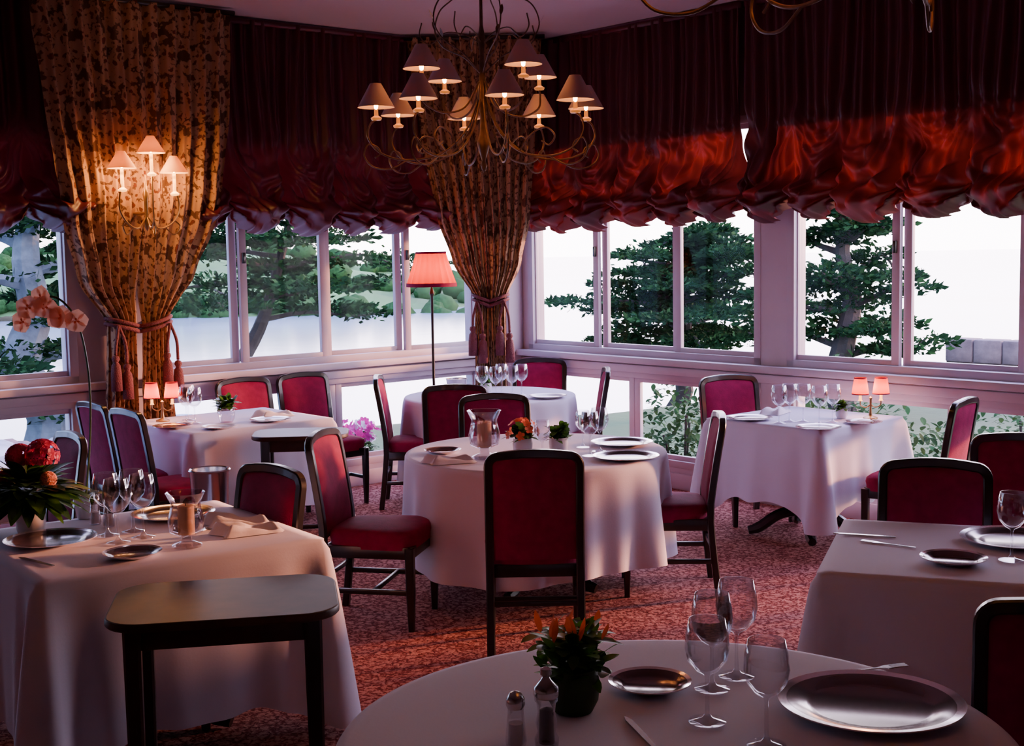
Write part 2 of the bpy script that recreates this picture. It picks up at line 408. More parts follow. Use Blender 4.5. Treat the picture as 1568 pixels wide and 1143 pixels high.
curtain('floral_curtain',fr_big,
  ([(3.5,-.70),(2.8,-.63),(2.1,-.53),(1.7,-.39),(1.38,-.18),(1.15,-.20),(.6,-.24),(0,-.25)],[(3.5,.02),(2.0,.02),(1.38,.0),(0,.0)]),
  ([(3.5,.70),(2.8,.66),(2.1,.57),(1.7,.44),(1.40,.24),(1.15,.24),(.6,.26),(0,.27)],[(3.5,-.02),(2.0,-.01),(1.38,.05),(0,.01)]),1.38,3.1)
def fr_cor(x,off,z): return Vector((x-.17-.08*ss(1.4,3.4,z),10.60-off-.08*ss(1.6,2.3,z),z))
curtain('floral_curtain',fr_cor,
  ([(3.5,-.52),(2.7,-.45),(2.1,-.38),(1.75,-.28),(1.44,-.11),(1.2,-.12),(0,-.14)],[(3.5,.02),(0,-.005)]),
  ([(3.5,.52),(2.7,.44),(2.1,.36),(1.75,.27),(1.44,.13),(1.2,.13),(0,.14)],[(3.5,-.02),(0,.005)]),1.44,8.3)
# ------------------------------------------------------------ dining chair
def chair_mesh():
    mb=MB(); hw=.225
    def yb(z):
        if z<.45: return -.215-.045*(1-z/.45)**1.3
        return -.215-.075*((z-.45)/.5)**1.25
    path=[(-hw+.02,yb(0),0)]
    for z in (.1,.2,.3,.4,.5,.6,.7,.8): path.append((-hw+.02,yb(z),z))
    zt=.925;r=.05
    for k in range(7):
        t=k/6*pi/2; path.append((-hw+.02+r*(1-math.cos(t)),0,zt-r+r*math.sin(t)))
    path=[Vector(p) for p in path]
    for p in path: p.y=yb(p.z)
    mir=[Vector((-p.x,p.y,p.z)) for p in reversed(path)]
    mid=[Vector((x,yb(zt+.008)-.010*(1-(x/.17)**2),zt+.012*(1-(x/.15)**2))) for x in (-.11,-.055,0,.055,.11)]
    full=path+mid+mir
    mb.rsweep(full,.019,.018,(0,1,0),M_wood)
    for s in (1,-1):
        def fn(u,v):
            x=(u-.5)*2; z=.44+.475*v
            xx=x*(hw-.028)
            e=(1-abs(x)**5)*(1-abs(2*v-1)**6)
            bow=-.010*(1-x*x)
            return (xx,yb(z)+bow+s*(.006+ (.026 if s>0 else .012)*e),z)
        mb.grid(fn,18,20,M_uph)
    def sfn(u,v):
        t=2*pi*u; c,s_=math.cos(t),math.sin(t)
        k=5.0; rr=(abs(c)**k+abs(s_)**k)**(-1/k)
        prof=[(1.0,.40),(1.0,.425),(1.02,.45),(1.0,.472),(.93,.485),(.7,.492),(.35,.497),(0.001,.498)]
        f=v*(len(prof)-1); i=min(int(f),len(prof)-2); q=f-i
        R=prof[i][0]*(1-q)+prof[i+1][0]*q; z=prof[i][1]*(1-q)+prof[i+1][1]*q
        y=s_*rr*R*.225; taper=1+.08*(y/.225)
        return (c*rr*R*.222*taper,y+.015,z)
    mb.grid(sfn,48,7,M_uph,closeu=True)
    mb.box((0,.225,.385),(.40,.022,.06),M_wood,.004); mb.box((0,-.20,.385),(.39,.022,.06),M_wood,.004)
    for x in (-.208,.208):
        mb.box((x,.01,.385),(.022,.42,.06),M_wood,.004)
        mb.rsweep([(x,.222,.41),(x,.222,.2),(x*.99,.222,0)],[.022,.02,.014],[.022,.02,.014],(0,1,0),M_wood)
        mb.box((x,-.01,.19),(.018,.45,.026),M_wood,.004)
    mb.box((0,.03,.19),(.40,.018,.024),M_wood,.004); mb.box((0,-.235,.24),(.40,.018,.024),M_wood,.004)
    return mb.mesh('dining_chair')
CH=chair_mesh()
def chair(x,y,fx,fy):
    return inst(CH,'dining_chair',(x,y,0),math.atan2(-fx,fy))
# ------------------------------------------------------------ tables with cloth
ZTOP=.755
def table(x,y,shape,dims,rot=0,drop=.52,seed=0,ped=True):
    e=empty('dining_table',(x,y,0),rot)
    mb=MB()
    if shape=='round':
        R=dims; nt_=216
        def fold(t):
            return (.6*math.sin(7*t+seed)+.5*math.sin(11*t+2.1*seed+.7)+.3*math.sin(19*t+seed*3)+.6*noise.noise(Vector((math.cos(t)*2,math.sin(t)*2,seed))))
        rings=[(0.001,0),(.3,0),(.6,0),(.85,0),(.97,0),(1,-.003),(1,-.012)]
        nr=len(rings); ns=22
        def fn(u,v):
            j=round(v*(nr+ns-1)); t=2*pi*u
            if j<nr:
                r,dz=rings[j]; r=r*R+(.006 if j==nr-1 else 0)
                return (r*math.cos(t),r*math.sin(t),ZTOP+dz)
            q=(j-nr+1)/ns
            f=fold(t); f=abs(f)**.8*(1 if f>0 else -1)
            r=R+.010+.010*q+.060*(q**.75)*(f+.05)
            z=ZTOP-.012-(drop+.03*math.sin(3*t+seed)-.02*f*.5)*q
            return (r*math.cos(t),r*math.sin(t),z)
        mb.grid(fn,nt_,nr+ns-1,M_cloth,closeu=True)
        mb.build('tablecloth',parent=e,ang=180)
        tb=MB(); tb.lathe([(0,.7),(R-.01,.7),(R-.004,.715),(R-.004,.735),(R-.012,.745),(0,.745)],M_wood,48)
    else:
        hx,hy=dims; nside=44
        out=rrect(hx,hy,.025,8)
        pts=[]
        m=len(out)
        for i in range(m):
            p=Vector(out[i]); q=Vector(out[(i+1)%m]); L=(q-p).length
            k=nside if L>.1 else 1
            for s in range(k): pts.append(p+(q-p)*s/k)
        m=len(pts); nor=[]
        for i in range(m):
            tng=(pts[(i+1)%m]-pts[i-1]).normalized(); nor.append(Vector((tng.y,-tng.x)))
        rings=[(0.001,0),(.5,0),(.9,0),(1,-.003),(1,-.012)]; nr=len(rings); ns=22
        def fn(u,v):
            j=round(v*(nr+ns-1)); i=round(u*m)%m; p=pts[i]
            if j<nr:
                r,dz=rings[j]; return (p.x*r,p.y*r,ZTOP+dz)
            q=(j-nr+1)/ns
            dc=min((p-Vector((sx*hx,sy*hy))).length for sx in(-1,1) for sy in (-1,1))
            cw=math.exp(-(dc/.06)**2); cn=math.exp(-((dc-.13)/.05)**2)
            f=math.sin((p.x-p.y)*17+seed)*.5+.5*noise.noise(Vector((p.x*5,p.y*5,seed)))+.3*math.sin((p.x+p.y*1.3)*29+seed)
            d=.012+.02*q+.022*q*f*(1-cw)+cw*.10*q**.8-cn*.035*q
            z=ZTOP-.012-q*(drop+.015*f+.13*math.exp(-(dc/.16)**2))
            return (p.x+nor[i].x*d,p.y+nor[i].y*d,z)
        mb.grid(fn,m,nr+ns-1,M_cloth,closeu=True)
        mb.build('tablecloth',parent=e,ang=180)
        tb=MB(); tb.slab(rrect(hx-.012,hy-.012,.03),.70,.742,M_wood)
    tb.lathe([(.0,.70),(.16,.70),(.12,.66),(.05,.6),(.045,.45),(.07,.35),(.075,.25),(.05,.16),(.07,.10),(.0,.08)],M_wood,20)
    for k in range(4):
        t=k*pi/2+pi/4
        pp=cr([(.03*math.cos(t),.03*math.sin(t),.16),(.16*math.cos(t),.16*math.sin(t),.13),(.28*math.cos(t),.28*math.sin(t),.05),(.35*math.cos(t),.35*math.sin(t),.028)],4)
        tb.tube(pp,[.035]*(len(pp)-3)+[.03,.03,.026],M_wood,8)
    tb.build('pedestal',parent=e)
    return e
table(.34,2.79,'round',.74,0,.5,1.3)
table(.12,6.99,'round',.70,.3,.55,2.2)
table(-.17,9.78,'round',.64,0,.6,4.1)
rw=math.atan2(uR.y,uR.x)
table(1.84,8.18,'sq',(.44,.44),rw,.46,1.0)
table(1.58,4.5,'sq',(.46,.46),-20*D2R,.52,2.0)
table(-1.87,8.57,'sq',(.46,.52),rw,.52,3.0)
table(-1.46,4.99,'sq',(.54,.52),36*D2R,.58,5.0)
chair(.09,6.02,0,1)
chair(-.68,6.44,1,-.22)
chair(.82,6.95,-1,.05)
chair(-.10,7.77,.05,-1)
chair(-.37,8.95,.05,1)
chair(-.69,9.44,1,.0)
chair(.42,9.72,-1,0)
chair(.20,10.42,-.1,-1)
chair(1.58,8.72,.30,-.95)
chair(2.36,7.58,-.8,.6)
chair(1.63,5.02,-.34,-.94)
chair(1.45,3.42,.30,.95)
chair(2.45,6.25,.35,.94)
chair(-2.38,8.18,-uL.x,-uL.y); chair(-2.05,7.78,-uL.x,-uL.y)
for a in (2.70,2.20):
    p=W(a,.42); chair(p.x,p.y,uR.x,uR.y)
chair(-1.21,5.22,-.68,-.73)
chair(-2.48,6.42,-.8,-.6)
# ------------------------------------------------------------ side tables
def side_table(x,y,hx,hy,rot,h):
    mb=MB(); mb.slab(rrect(hx,hy,.12,8),h-.028,h,M_wood2,.006)
    mb.box((0,0,h-.065),(2*hx-.16,2*hy-.14,.075),M_wood2,.004)
    for sx in(-1,1):
        for sy in(-1,1):
            X,Y=sx*(hx-.085),sy*(hy-.075)
            mb.rsweep([(X,Y,h-.03),(X,Y,h*.5),(X,Y,0)],[.027,.025,.019],[.027,.025,.019],(0,1,0),M_wood)
    for sx in (-1,1): mb.box((sx*(hx-.085),0,.16),(.02,2*hy-.16,.025),M_wood,.004)
    mb.box((0,0,.16),(2*hx-.17,.02,.025),M_wood,.004)
    return mb.build('side_table',(x,y,0),rot,ang=30)
side_table(-.94,4.14,.36,.26,10*D2R,.73)
side_table(-1.30,7.93,.29,.2,5*D2R,.75)
mb=MB()
mb.lathe([(0,0),(.13,0),(.13,.015),(.05,.03),(.022,.06),(.02,.5),(.03,.53),(.08,.56),(.09,.6),(.098,.76),(.105,.77),(.098,.775),(.09,.77),(.08,.6),(0,.58)],M_silver,28)
mb.build('wine_bucket_stand',(-1.52,6.45,0))
# ------------------------------------------------------------ tableware
def glass_mesh(h,r,nm):
    mb=MB()
    p=[(0,.002),(r*.85,.002),(r*.85,.004),(.012,.010),(.005,.022),(.0042,h*.42),(.008,h*.46),(r*.5,h*.50),(r*.88,h*.60),(r,h*.72),(r*.95,h*.86),(r*.80,h),(r*.78,h),(r*.92,h*.86),(r*.97,h*.72),(r*.85,h*.61),(r*.45,h*.52),(0,h*.485)]
    mb.lathe(p,M_glass,28); return mb.mesh(nm,ang=80)
G1=glass_mesh(.235,.050,'wine_glass'); G2=glass_mesh(.205,.042,'wine_glass_small')
def glass(x,y,big=True,s=1): return inst(G1 if big else G2,'wine_glass',(x,y,ZTOP+.002),0,None,s)
def plate_mesh(r,well,rim,nm):
    mb=MB()
    mb.lathe([(0,.004),(r*.62,.004),(r*.68,.007)],well,48)
    mb.lathe([(r*.68,.007),(r*.78,.013),(r*.90,.017)],well,48)
    mb.lathe([(r*.90,.017),(r,.020),(r*1.0,.017),(r*.8,.008),(r*.6,0),(0,0)],rim,48)
    return mb.mesh(nm)
PL=plate_mesh(.19,M_plate,M_plater,'charger_plate'); PS=plate_mesh(.10,M_plate,M_plater,'bread_plate'); PC=plate_mesh(.14,M_china,M_china,'dinner_plate')
def plate(x,y,me=PL,s=1): return inst(me,me.name.split('.')[0],(x,y,ZTOP+.002),0,None,s)
def napkin(x,y,rot,s=1):
    mb=MB()
    def fn(u,v):
        a=(u-.5)*.24; b=(v-.5)*.13
        z=.022+.02*math.sin(u*7)*(1-abs(2*v-1))+.014*math.sin(v*9+u*3)+.012*noise.noise(Vector((u*4,v*4,x)))
        e=min(u,1-u,v,1-v); z*=ss(0,.12,e); return (a+.02*math.sin(v*5),b,max(0,z)+.001)
    mb.grid(fn,24,16,M_nap); return mb.build('folded_napkin',(x,y,ZTOP+.002),rot,ang=180)
def knife(x,y,rot):
    mb=MB(); mb.slab([(-.005,0),(.005,0),(.007,.08),(.009,.1),(.009,.2),(.0,.225),(-.006,.2),(-.006,.08)],.0,.004,M_silver,.001)
    return mb.build('table_knife',(x,y,ZTOP+.002),rot)
def fork(x,y,rot):
    mb=MB(); mb.slab([(-.004,0),(.004,0),(.003,.12),(.012,.145),(.012,.16),(-.012,.16),(-.012,.145),(-.003,.12)],.0,.003,M_silver,.001)
    for k in (-.0095,-.003,.0035,.0095): mb.box((k,.18,.0025),(.003,.045,.0025),M_silver)
    return mb.build('table_fork',(x,y,ZTOP+.002),rot)
def leaf(mb,base,dirv,L,wd,mat,droop=.3):
    d=Vector(dirv).normalized(); side=d.cross(Vector((0,0,1)))
    if side.length<.01: side=Vector((1,0,0))
    side.normalize(); vs=[];fs=[]
    N=5
    for k in range(N+1):
        t=k/N; c=Vector(base)+d*L*t+Vector((0,0,-droop*L*t*t)); w=wd*math.sin(pi*min(1,t*.93+.05))**.8
        up=Vector((0,0,.15*w)); vs+= [c-side*w+up,c,c+side*w+up]
    for k in range(N):
        o=k*3; fs+=[[o,o+1,o+4,o+3],[o+1,o+2,o+5,o+4]]
    mb.add(vs,fs,mat)
def rdir(zmin=0.1,zmax=1):
    t=random.uniform(0,2*pi); z=random.uniform(zmin,zmax); r=math.sqrt(max(0,1-z*z)); return Vector((r*math.cos(t),r*math.sin(t),z))
def blossom(mb,c,d,r,mat,n=5,wd=.45):
    d=Vector(d).normalized(); a=d.orthogonal().normalized(); b=d.cross(a)
    for k in range(n):
        t=2*pi*k/n; v=a*math.cos(t)+b*math.sin(t); w=d.cross(v)
        c=Vector(c); vs=[c,c+v*r*.35+w*r*wd*.8+d*r*.08,c+v*r*.75+w*r*wd*.8+d*r*.16,c+v*r+d*r*.2,c+v*r*.75-w*r*wd*.8+d*r*.16,c+v*r*.35-w*r*wd*.8+d*r*.08]
        mb.add(vs,[[0,1,2,3,4,5]],mat)
def table_plant(x,y,s=1,glass_pot=False,tips=False,z=ZTOP,flower=None):
    mb=MB(); pm_=M_jar if glass_pot else M_china
    mb.lathe([(0,0),(.032,0),(.042,.02),(.045,.05),(.040,.075),(.036,.072),(.036,.06),(0,.06)],pm_ if not tips else M_leafd,20)
    if tips:
        for k in range(190):
            d=rdir(-.2,.9); leaf(mb,(random.uniform(-.045,.045),random.uniform(-.045,.045),.06+random.uniform(0,.075)),d,random.uniform(.03,.052),random.uniform(.009,.014),random.choice([M_leaf,M_leaf,M_leafd]),.15)
        for k in range(12):
            d=rdir(.6,1); leaf(mb,(random.uniform(-.06,.05),random.uniform(-.05,.05),.13),d,random.uniform(.025,.045),.006,random.choice([M_tip,M_orange]),-.1)
    else:
        for k in range(110):
            d=rdir(-.1,1); leaf(mb,(random.uniform(-.03,.03),random.uniform(-.03,.03),.065+random.uniform(0,.045)),d,random.uniform(.04,.07),random.uniform(.010,.017),random.choice([M_leaf,M_leaf,M_leafd]),.25)
    if flower:
        for k in range(14):
            d=rdir(0,1); c=Vector((0,0,.09))+d*.07; blossom(mb,c,d,.022,flower)
    return inst(mb.mesh('potted_plant',ang=60),'potted_plant',(x,y,z+.002),random.uniform(0,6),None,s)
def shaker(x,y):
    mb=MB(); mb.lathe([(0,0),(.022,0),(.024,.01),(.019,.06),(.017,.085)],M_jar,16)
    mb.lathe([(0,.004),(.018,.004),(.016,.05),(0,.05)],M_china,16)
    mb.lathe([(.018,.083),(.021,.09),(.02,.105),(.012,.118),(0,.122)],M_silver,16)
    return mb.build('salt_shaker',(x,y,ZTOP+.002))
def mill(x,y):
    mb=MB(); mb.lathe([(0,0),(.026,0),(.027,.015),(.02,.03),(.024,.05),(.019,.075),(.022,.095),(.026,.10),(.026,.108)],M_jar,18)
    mb.lathe([(0,.005),(.018,.005),(.015,.08),(0,.085)],M_wood,12)
    mb.lathe([(.024,.106),(.028,.112),(.027,.13),(.012,.145),(.008,.152),(.013,.158),(.012,.17),(0,.175)],M_silver,18)
    return mb.build('pepper_mill',(x,y,ZTOP+.002))
def hurricane(x,y,s=1):
    mb=MB(); mb.lathe([(0,.0),(.05,.0),(.05,.008),(.02,.02),(.018,.035),(.055,.05),(.062,.09),(.052,.13),(.05,.15),(.066,.185),(.064,.186),(.047,.15),(.049,.13),(.058,.09),(.05,.055),(0,.04)],M_jar,28)
    mb.lathe([(0,.042),(.028,.042),(.028,.14),(.02,.143),(0,.138)],M_wax,18); mb.tube([(0,0,.138),(0,.002,.15)],.0015,M_wood,6)
    return inst(mb.mesh('hurricane_candle_holder'),'hurricane_candle_holder',(x,y,ZTOP+.002),0,None,s)
# T1 (front)
plate(.82,2.95,PL,1.12); plate(.325,3.12,PS,1.02)
glass(.43,2.88,True,1.02); glass(.535,2.73,True,1.0); glass(.475,3.10,True,1.02); glass(.55,3.19,True,1.05)
table_plant(.13,2.97,1.4,tips=True); shaker(-.005,2.76); mill(.062,2.76)
knife(.30,2.70,.25); fork(.80,3.20,-1.3)
# T2
hurricane(-.15,6.75,1.35); table_plant(.05,6.83,1.2,flower=M_orange); table_plant(.24,6.86,1.15,False)
glass(.40,6.75); glass(.46,6.90); glass(.38,7.05,False); glass(.15,6.66,False)
plate(.58,6.66,PL,.9); plate(.60,7.15,PL,.9); napkin(-.33,6.62,.3); plate(-.38,6.95,PS)
# T3
for x,y in ((-.22,9.55),(-.12,9.5),(.0,9.55),(.07,9.68),(-.08,9.72)): glass(x,y)
plate(.26,9.5,PC); plate(-.52,9.58,PC); table_plant(-.2,9.92,1.0)
mb=MB(); mb.lathe([(0,0),(.05,0),(.065,.02),(.08,.11),(.085,.12),(.078,.12),(.07,.03),(0,.02)],M_silver,24); mb.build('ice_bucket',(-.42,9.85,ZTOP+.002))
def double_lamp(x,y,rot,red):
    e=empty('table_lamp',(x,y,ZTOP+.002),rot); mb=MB()
    mb.lathe([(0,0),(.045,0),(.045,.008),(.012,.02),(.007,.05),(.007,.12),(.012,.13),(0,.14)],M_brass,18)
    for s in(-1,1):
        mb.tube(cr([(0,0,.09),(s*.03,0,.07),(s*.062,0,.085),(s*.065,0,.11)],5),.004,M_brass,6)
        mb.lathe([(0,.11),(.014,.112),(.009,.12),(.008,.165),(0,.165)],M_candle,12,(s*.065,0,0))
        mb.lathe([(0,0),(.009,.01),(.011,.022),(.004,.04),(0,.042)],M_bulb,10,(s*.065,0,.168))
    mb.build('lamp_body',parent=e)
    sh=MB()
    for s in(-1,1): sh.lathe([(.038,.255),(.052,.155)],M_shader if red else M_shade2,24,(s*.065,0,0)); sh.lathe([(.0525,.158),(.0525,.152)],M_uph,24,(s*.065,0,0)); sh.lathe([(.0385,.257),(.0385,.25)],M_uph,24,(s*.065,0,0))
    sh.build('lamp_shades',parent=e)
    plight('lamp_light',(0,0,.2),5,(1,.42,.15),e,.05)
double_lamp(2.22,8.04,rw+.9,True); double_lamp(-2.30,8.52,.1,True)
# T4 items
for x,y in ((1.62,7.88),(1.70,7.96),(1.85,7.82),(1.78,7.94),(1.95,7.90)): glass(x,y)
plate(1.48,8.10,PL,.75); plate(1.80,7.63,PL,.7); plate(2.12,7.84,PL,.6); table_plant(2.05,8.08,.85); napkin(1.70,8.38,1)
# T6 items
for x,y in ((-2.12,8.42),(-2.05,8.36),(-2.14,8.55)): glass(x,y)
table_plant(-1.86,8.42,1.3,glass_pot=True); plate(-1.58,8.45,PL,.7); plate(-2.16,8.22,PL,.65); plate(-1.84,8.12,PC,.8); napkin(-1.60,8.68,.6)
# T5 items
plate(1.48,4.33,PS,1.1); plate(1.80,4.62,PL,1.0); glass(1.68,4.34); fork(1.42,4.55,.9); knife(1.40,4.72,1.2)
# T7 items
plate(-1.77,4.90,PL,.9); plate(-1.42,5.36,PL,.9); plate(-1.38,4.63,PS,1.05); hurricane(-1.22,4.78,1.1)
napkin(-1.04,5.00,.5,1); napkin(-1.12,5.17,.2,1)
for x,y in ((-1.50,4.86),(-1.43,4.95),(-1.58,4.99),(-1.50,5.06)): glass(x,y,True,1.05)
shaker(-1.70,5.22); shaker(-1.63,5.17); knife(-1.62,4.50,.9); fork(-1.27,4.92,-.3)
# hydrangea arrangement
mb=MB(); mb.lathe([(0,0),(.05,0),(.055,.02),(.062,.12),(.066,.13),(.058,.13),(.05,.1),(0,.09)],M_china,24)
for k in range(170):
    d=rdir(-.3,.95); leaf(mb,Vector((0,0,.16))+d*.05,d,random.uniform(.12,.21),random.uniform(.022,.038),random.choice([M_leafd,M_leafd,M_leaf]),.3)
for hc,mt,hr in (((.07,-.03,.31),M_pink,.062),((-.03,.0,.30),M_pink,.05),((.10,-.06,.22),M_peach,.025),((-.08,-.05,.22),M_pink,.03)):
    for k in range(130):
        d=rdir(-.4,1); blossom(mb,Vector(hc)+d*hr,d,.017,mt,4,.5)
mb.build('hydrangea_arrangement',(-1.91,5.08,ZTOP+.002),ang=60)
# orchid
mb=MB(); mb.lathe([(0,0),(.04,0),(.052,.09),(.055,.1),(.047,.1),(0,.08)],M_china,20)
for k in range(6):
    t=k*1.05; leaf(mb,(0,0,.09),(math.cos(t),math.sin(t),.5),.12,.024,M_leafd,.5)
st=cr([(0,0,.09),(.03,0,.35),(.035,0,.6),(.0,-.01,.82),(-.08,-.03,.92),(-.18,-.05,.88)],8); mb.tube(st,.0045,M_leafd,6)
for k,i in enumerate((24,27,30,32,35,38,40)):
    p=st[min(i,len(st)-1)]; d=Vector((.35*(-1)**k,-1,.1)); c=p+Vector((.025*(-1)**k-.02,-.02,-.035*(k%3)))
    blossom(mb,c,d,.050,M_peach,5,.6); blossom(mb,c+d.normalized()*.006,d,.014,M_orange,3,.4)
mb.build('orchid',(-1.78,5.36,ZTOP+.002),ang=60)
# ------------------------------------------------------------ light fittings
def shade_at(mb,x,y,z,mat,bulb,k=1):
    mb.lathe([(.026*k,.108*k),(.085*k,0),(.083*k,.001),(.024*k,.107*k)],mat,28,(x,y,z))
    mb.lathe([(0,-.060),(.022,-.058),(.026,-.048),(.010,-.038),(.009,-.01),(0,-.01)],M_cup,12,(x,y,z))
    mb.lathe([(0,-.010),(.008,-.004),(.010,.012),(.005,.035),(0,.04)],bulb,10,(x,y,z))
def chandelier(cx,cy,dz=0,rot=0):
    e=empty('chandelier',(cx,cy,0),rot); mb=MB(); sh=MB()
    def q(z): return z+dz*(1 if z<3.3 else 0)
    mb.lathe([(r,q(z)) for r,z in [(0,2.20),(.010,2.215),(.016,2.235),(.008,2.255),(.022,2.30),(.032,2.34),(.018,2.38),(.012,2.45),(.024,2.55),(.016,2.62),(.010,2.75),(.018,2.82),(.008,2.88),(.007,3.15),(.016,3.18),(.006,3.2),(.006,3.5),(.06,3.505),(.07,H),(0,H)]],M_iron,16)
    def rad(ang,pts): return [(r*math.sin(ang),-r*math.cos(ang),q(z)) for r,z in pts]
    for i in range(8):
        t=(12+45*i)*D2R
        mb.tube(cr(rad(t,[(.02,2.54),(.08,2.40),(.20,2.29),(.36,2.26),(.48,2.29),(.54,2.36),(.53,2.42),(.50,2.445)]),6),.005,M_iron,6)
        mb.tube(cr(rad(t,[(.36,2.26),(.44,2.22),(.52,2.23),(.56,2.28),(.54,2.33),(.50,2.32),(.485,2.29),(.51,2.27)]),6),.0042,M_iron,6)
        if i%2: mb.tube(cr(rad(t,[(.20,2.29),(.26,2.36),(.34,2.39),(.39,2.35),(.36,2.31),(.32,2.33)]),6),.004,M_iron,6)
        shade_at(sh,.5*math.sin(t),-.5*math.cos(t),2.50+dz,M_shade,M_bulb)
    for i in range(4):
        t=(35+90*i)*D2R
        mb.tube(cr(rad(t,[(.02,2.62),(.10,2.50),(.22,2.47),(.32,2.51),(.335,2.57),(.33,2.60)]),6),.005,M_iron,6)
        shade_at(sh,.33*math.sin(t),-.33*math.cos(t),2.66+dz,M_shade,M_bulb)
    for i in range(5):
        t=(20+72*i)*D2R
        mb.tube(cr(rad(t,[(.01,2.66),(.10,2.74),(.22,2.80),(.27,2.88),(.24,2.97),(.16,3.02),(.08,3.08),(.02,3.16)]),6),.0035,M_iron,6)
        mb.tube(cr(rad(t+.5,[(.01,2.80),(.08,2.84),(.17,2.85),(.24,2.80),(.29,2.84),(.28,2.9)]),6),.0032,M_iron,6)
        for r,z in ((.27,2.88),(.16,3.02),(.22,2.80)):
            p=Vector((r*math.sin(t),-r*math.cos(t),q(z))); leaf(mb,p,(math.sin(t)*.3+random.uniform(-.3,.3),-math.cos(t)*.3,1),.05,.010,M_iron,0)
    mb.build('chandelier_frame',parent=e); sh.build('chandelier_shades',parent=e)
chandelier(-.115,6.2); chandelier(.80,2.62,.10,.2)
# wall sconce
e=empty('wall_sconce',tuple(W(3.57,.52,0)),math.atan2(uL.y,uL.x)+pi); mb=MB(); sh=MB()
mb.lathe([(0,2.0),(.012,2.02),(.02,2.05),(.01,2.08),(.015,2.2),(.022,2.24),(.008,2.28),(.008,2.36),(0,2.37)],M_brass,14)
mb.tube([(0,.0,2.12),(0,.50,2.12)],.010,M_brass,8); mb.lathe([(0,0),(.05,0),(.05,.012),(0,.02)],M_brass,16,M=Matrix.Translation((0,.505,2.12))@Matrix.Rotation(pi/2,4,'X'))
for x,y,z in ((-.18,-.05,2.40),(0,-.10,2.50),(.18,-.05,2.38)):
    mb.tube(cr([(0,0,2.10),(x*.4,y*.5,2.02),(x*.9+.0,y,2.06),(x*1.15,y,2.16),(x,y,z-.07)],6),.006,M_brass,6)
    mb.tube(cr([(x*.6,y*.6,2.03),(x*.9,y,1.98),(x*1.1+.01,y,2.03),(x*.95,y,2.07)],5),.005,M_brass,6)
    sh.lathe([(.024,.11),(.092,0),(.090,.001),(.022,.109)],M_shade2,28,(x,y,z))
    sh.lathe([(0,-.15),(.026,-.145),(.03,-.135),(.011,-.12),(.011,.0),(0,.0)],M_candle,12,(x,y,z))
    sh.lathe([(0,0),(.010,.01),(.013,.025),(.006,.05),(0,.055)],M_bulb2,10,(x,y,z))
    plight('sconce_light',(x,y-.0,z-.03),15,(1,.44,.12),e,.03)
mb.build('sconce_frame',parent=e); sh.build('sconce_shades',parent=e)
# floor lamp
e=empty('floor_lamp',(-.60,9.95,0)); mb=MB()
mb.lathe([(0,0),(.14,0),(.14,.015),(.03,.035),(.013,.06),(.011,.7),(.018,.72),(.011,.74),(.010,1.50),(.02,1.52),(.008,1.56),(0,1.6)],M_wood,24)
mb.lathe([(0,1.6),(.03,1.62),(.032,1.66),(0,1.70)],M_bulb2,12); mb.build('lamp_stand',parent=e)
sh=MB()
N=72; vs=[];fs=[]
for j,(r,z) in enumerate(((.11,1.83),(.13,1.76),(.155,1.68),(.185,1.59))):
    for i in range(N):
        t=2*pi*i/N; rr=r*(1+.035*math.cos(t*18)); vs.append((rr*math.cos(t),rr*math.sin(t),z))
for j in range(3):
    for i in range(N): fs.append([j*N+i,j*N+(i+1)%N,(j+1)*N+(i+1)%N,(j+1)*N+i])
sh.add(vs,fs,M_shader)
sh.lathe([(.117,1.838),(.117,1.822)],M_uph,36); sh.lathe([(.192,1.60),(.194,1.572)],M_uph,48)
sh.build('lamp_shade',parent=e); plight('lamp_light',(0,0,1.70),3,(1,.45,.18),e,.04)
# ------------------------------------------------------------ outside
def terr(x,y):
    d=Vector((x,y))-Vector((0,11.3)); r=d.length; th=math.atan2(d.x,d.y)
    wr=ss(.15,.75,th); s0=5+9*wr
    return -.40-6.6*ss(s0,s0+22,r)+.12*noise.noise(Vector((x*.3,y*.3,0)))*ss(2,6,r)
mb=MB()
def tf(u,v):
    t=2*pi*u; r=.5+60*v*v; x=r*math.sin(t); y=11.3+r*math.cos(t); return (x,y,min(terr(x,y),-.36))
mb.grid(tf,96,60,M_grass,closeu=True); mb.build('ground_terrain',ang=180)
mb=MB(); mb.grid(lambda u,v:((u-.5)*1600,-200+v*1600,-5.2),8,8,M_sea); mb.build('sea')
mb=MB()
def hf(u,v):
    x=-130+u*135; y=150+v*90
    return (x,y,-6+ (8.5*ss(0,.35,1-u)+1.2)*math.sin(pi*min(1,v*.9+.02))*.9*ss(0,.12,1-u) +1.6*noise.noise(Vector((x*.03,y*.03,0)))+.7*noise.noise(Vector((x*.2,y*.2,0))))
mb.grid(hf,90,40,M_hill)
random.seed(77)
for k in range(260):
    u=random.uniform(.1,.93); v=random.choice([.04,.06,.25,.5])+random.gauss(0,.015); p=hf(u,max(.02,v)); s=random.uniform(.8,2.2)
    mb.lathe([(0,-.3*s),(s*.8,0),(s,.5*s),(s*.6,1.0*s),(0,1.2*s)],M_leafo2,7,(p[0],p[1],p[2]))
mb.build('far_hillside',ang=180)
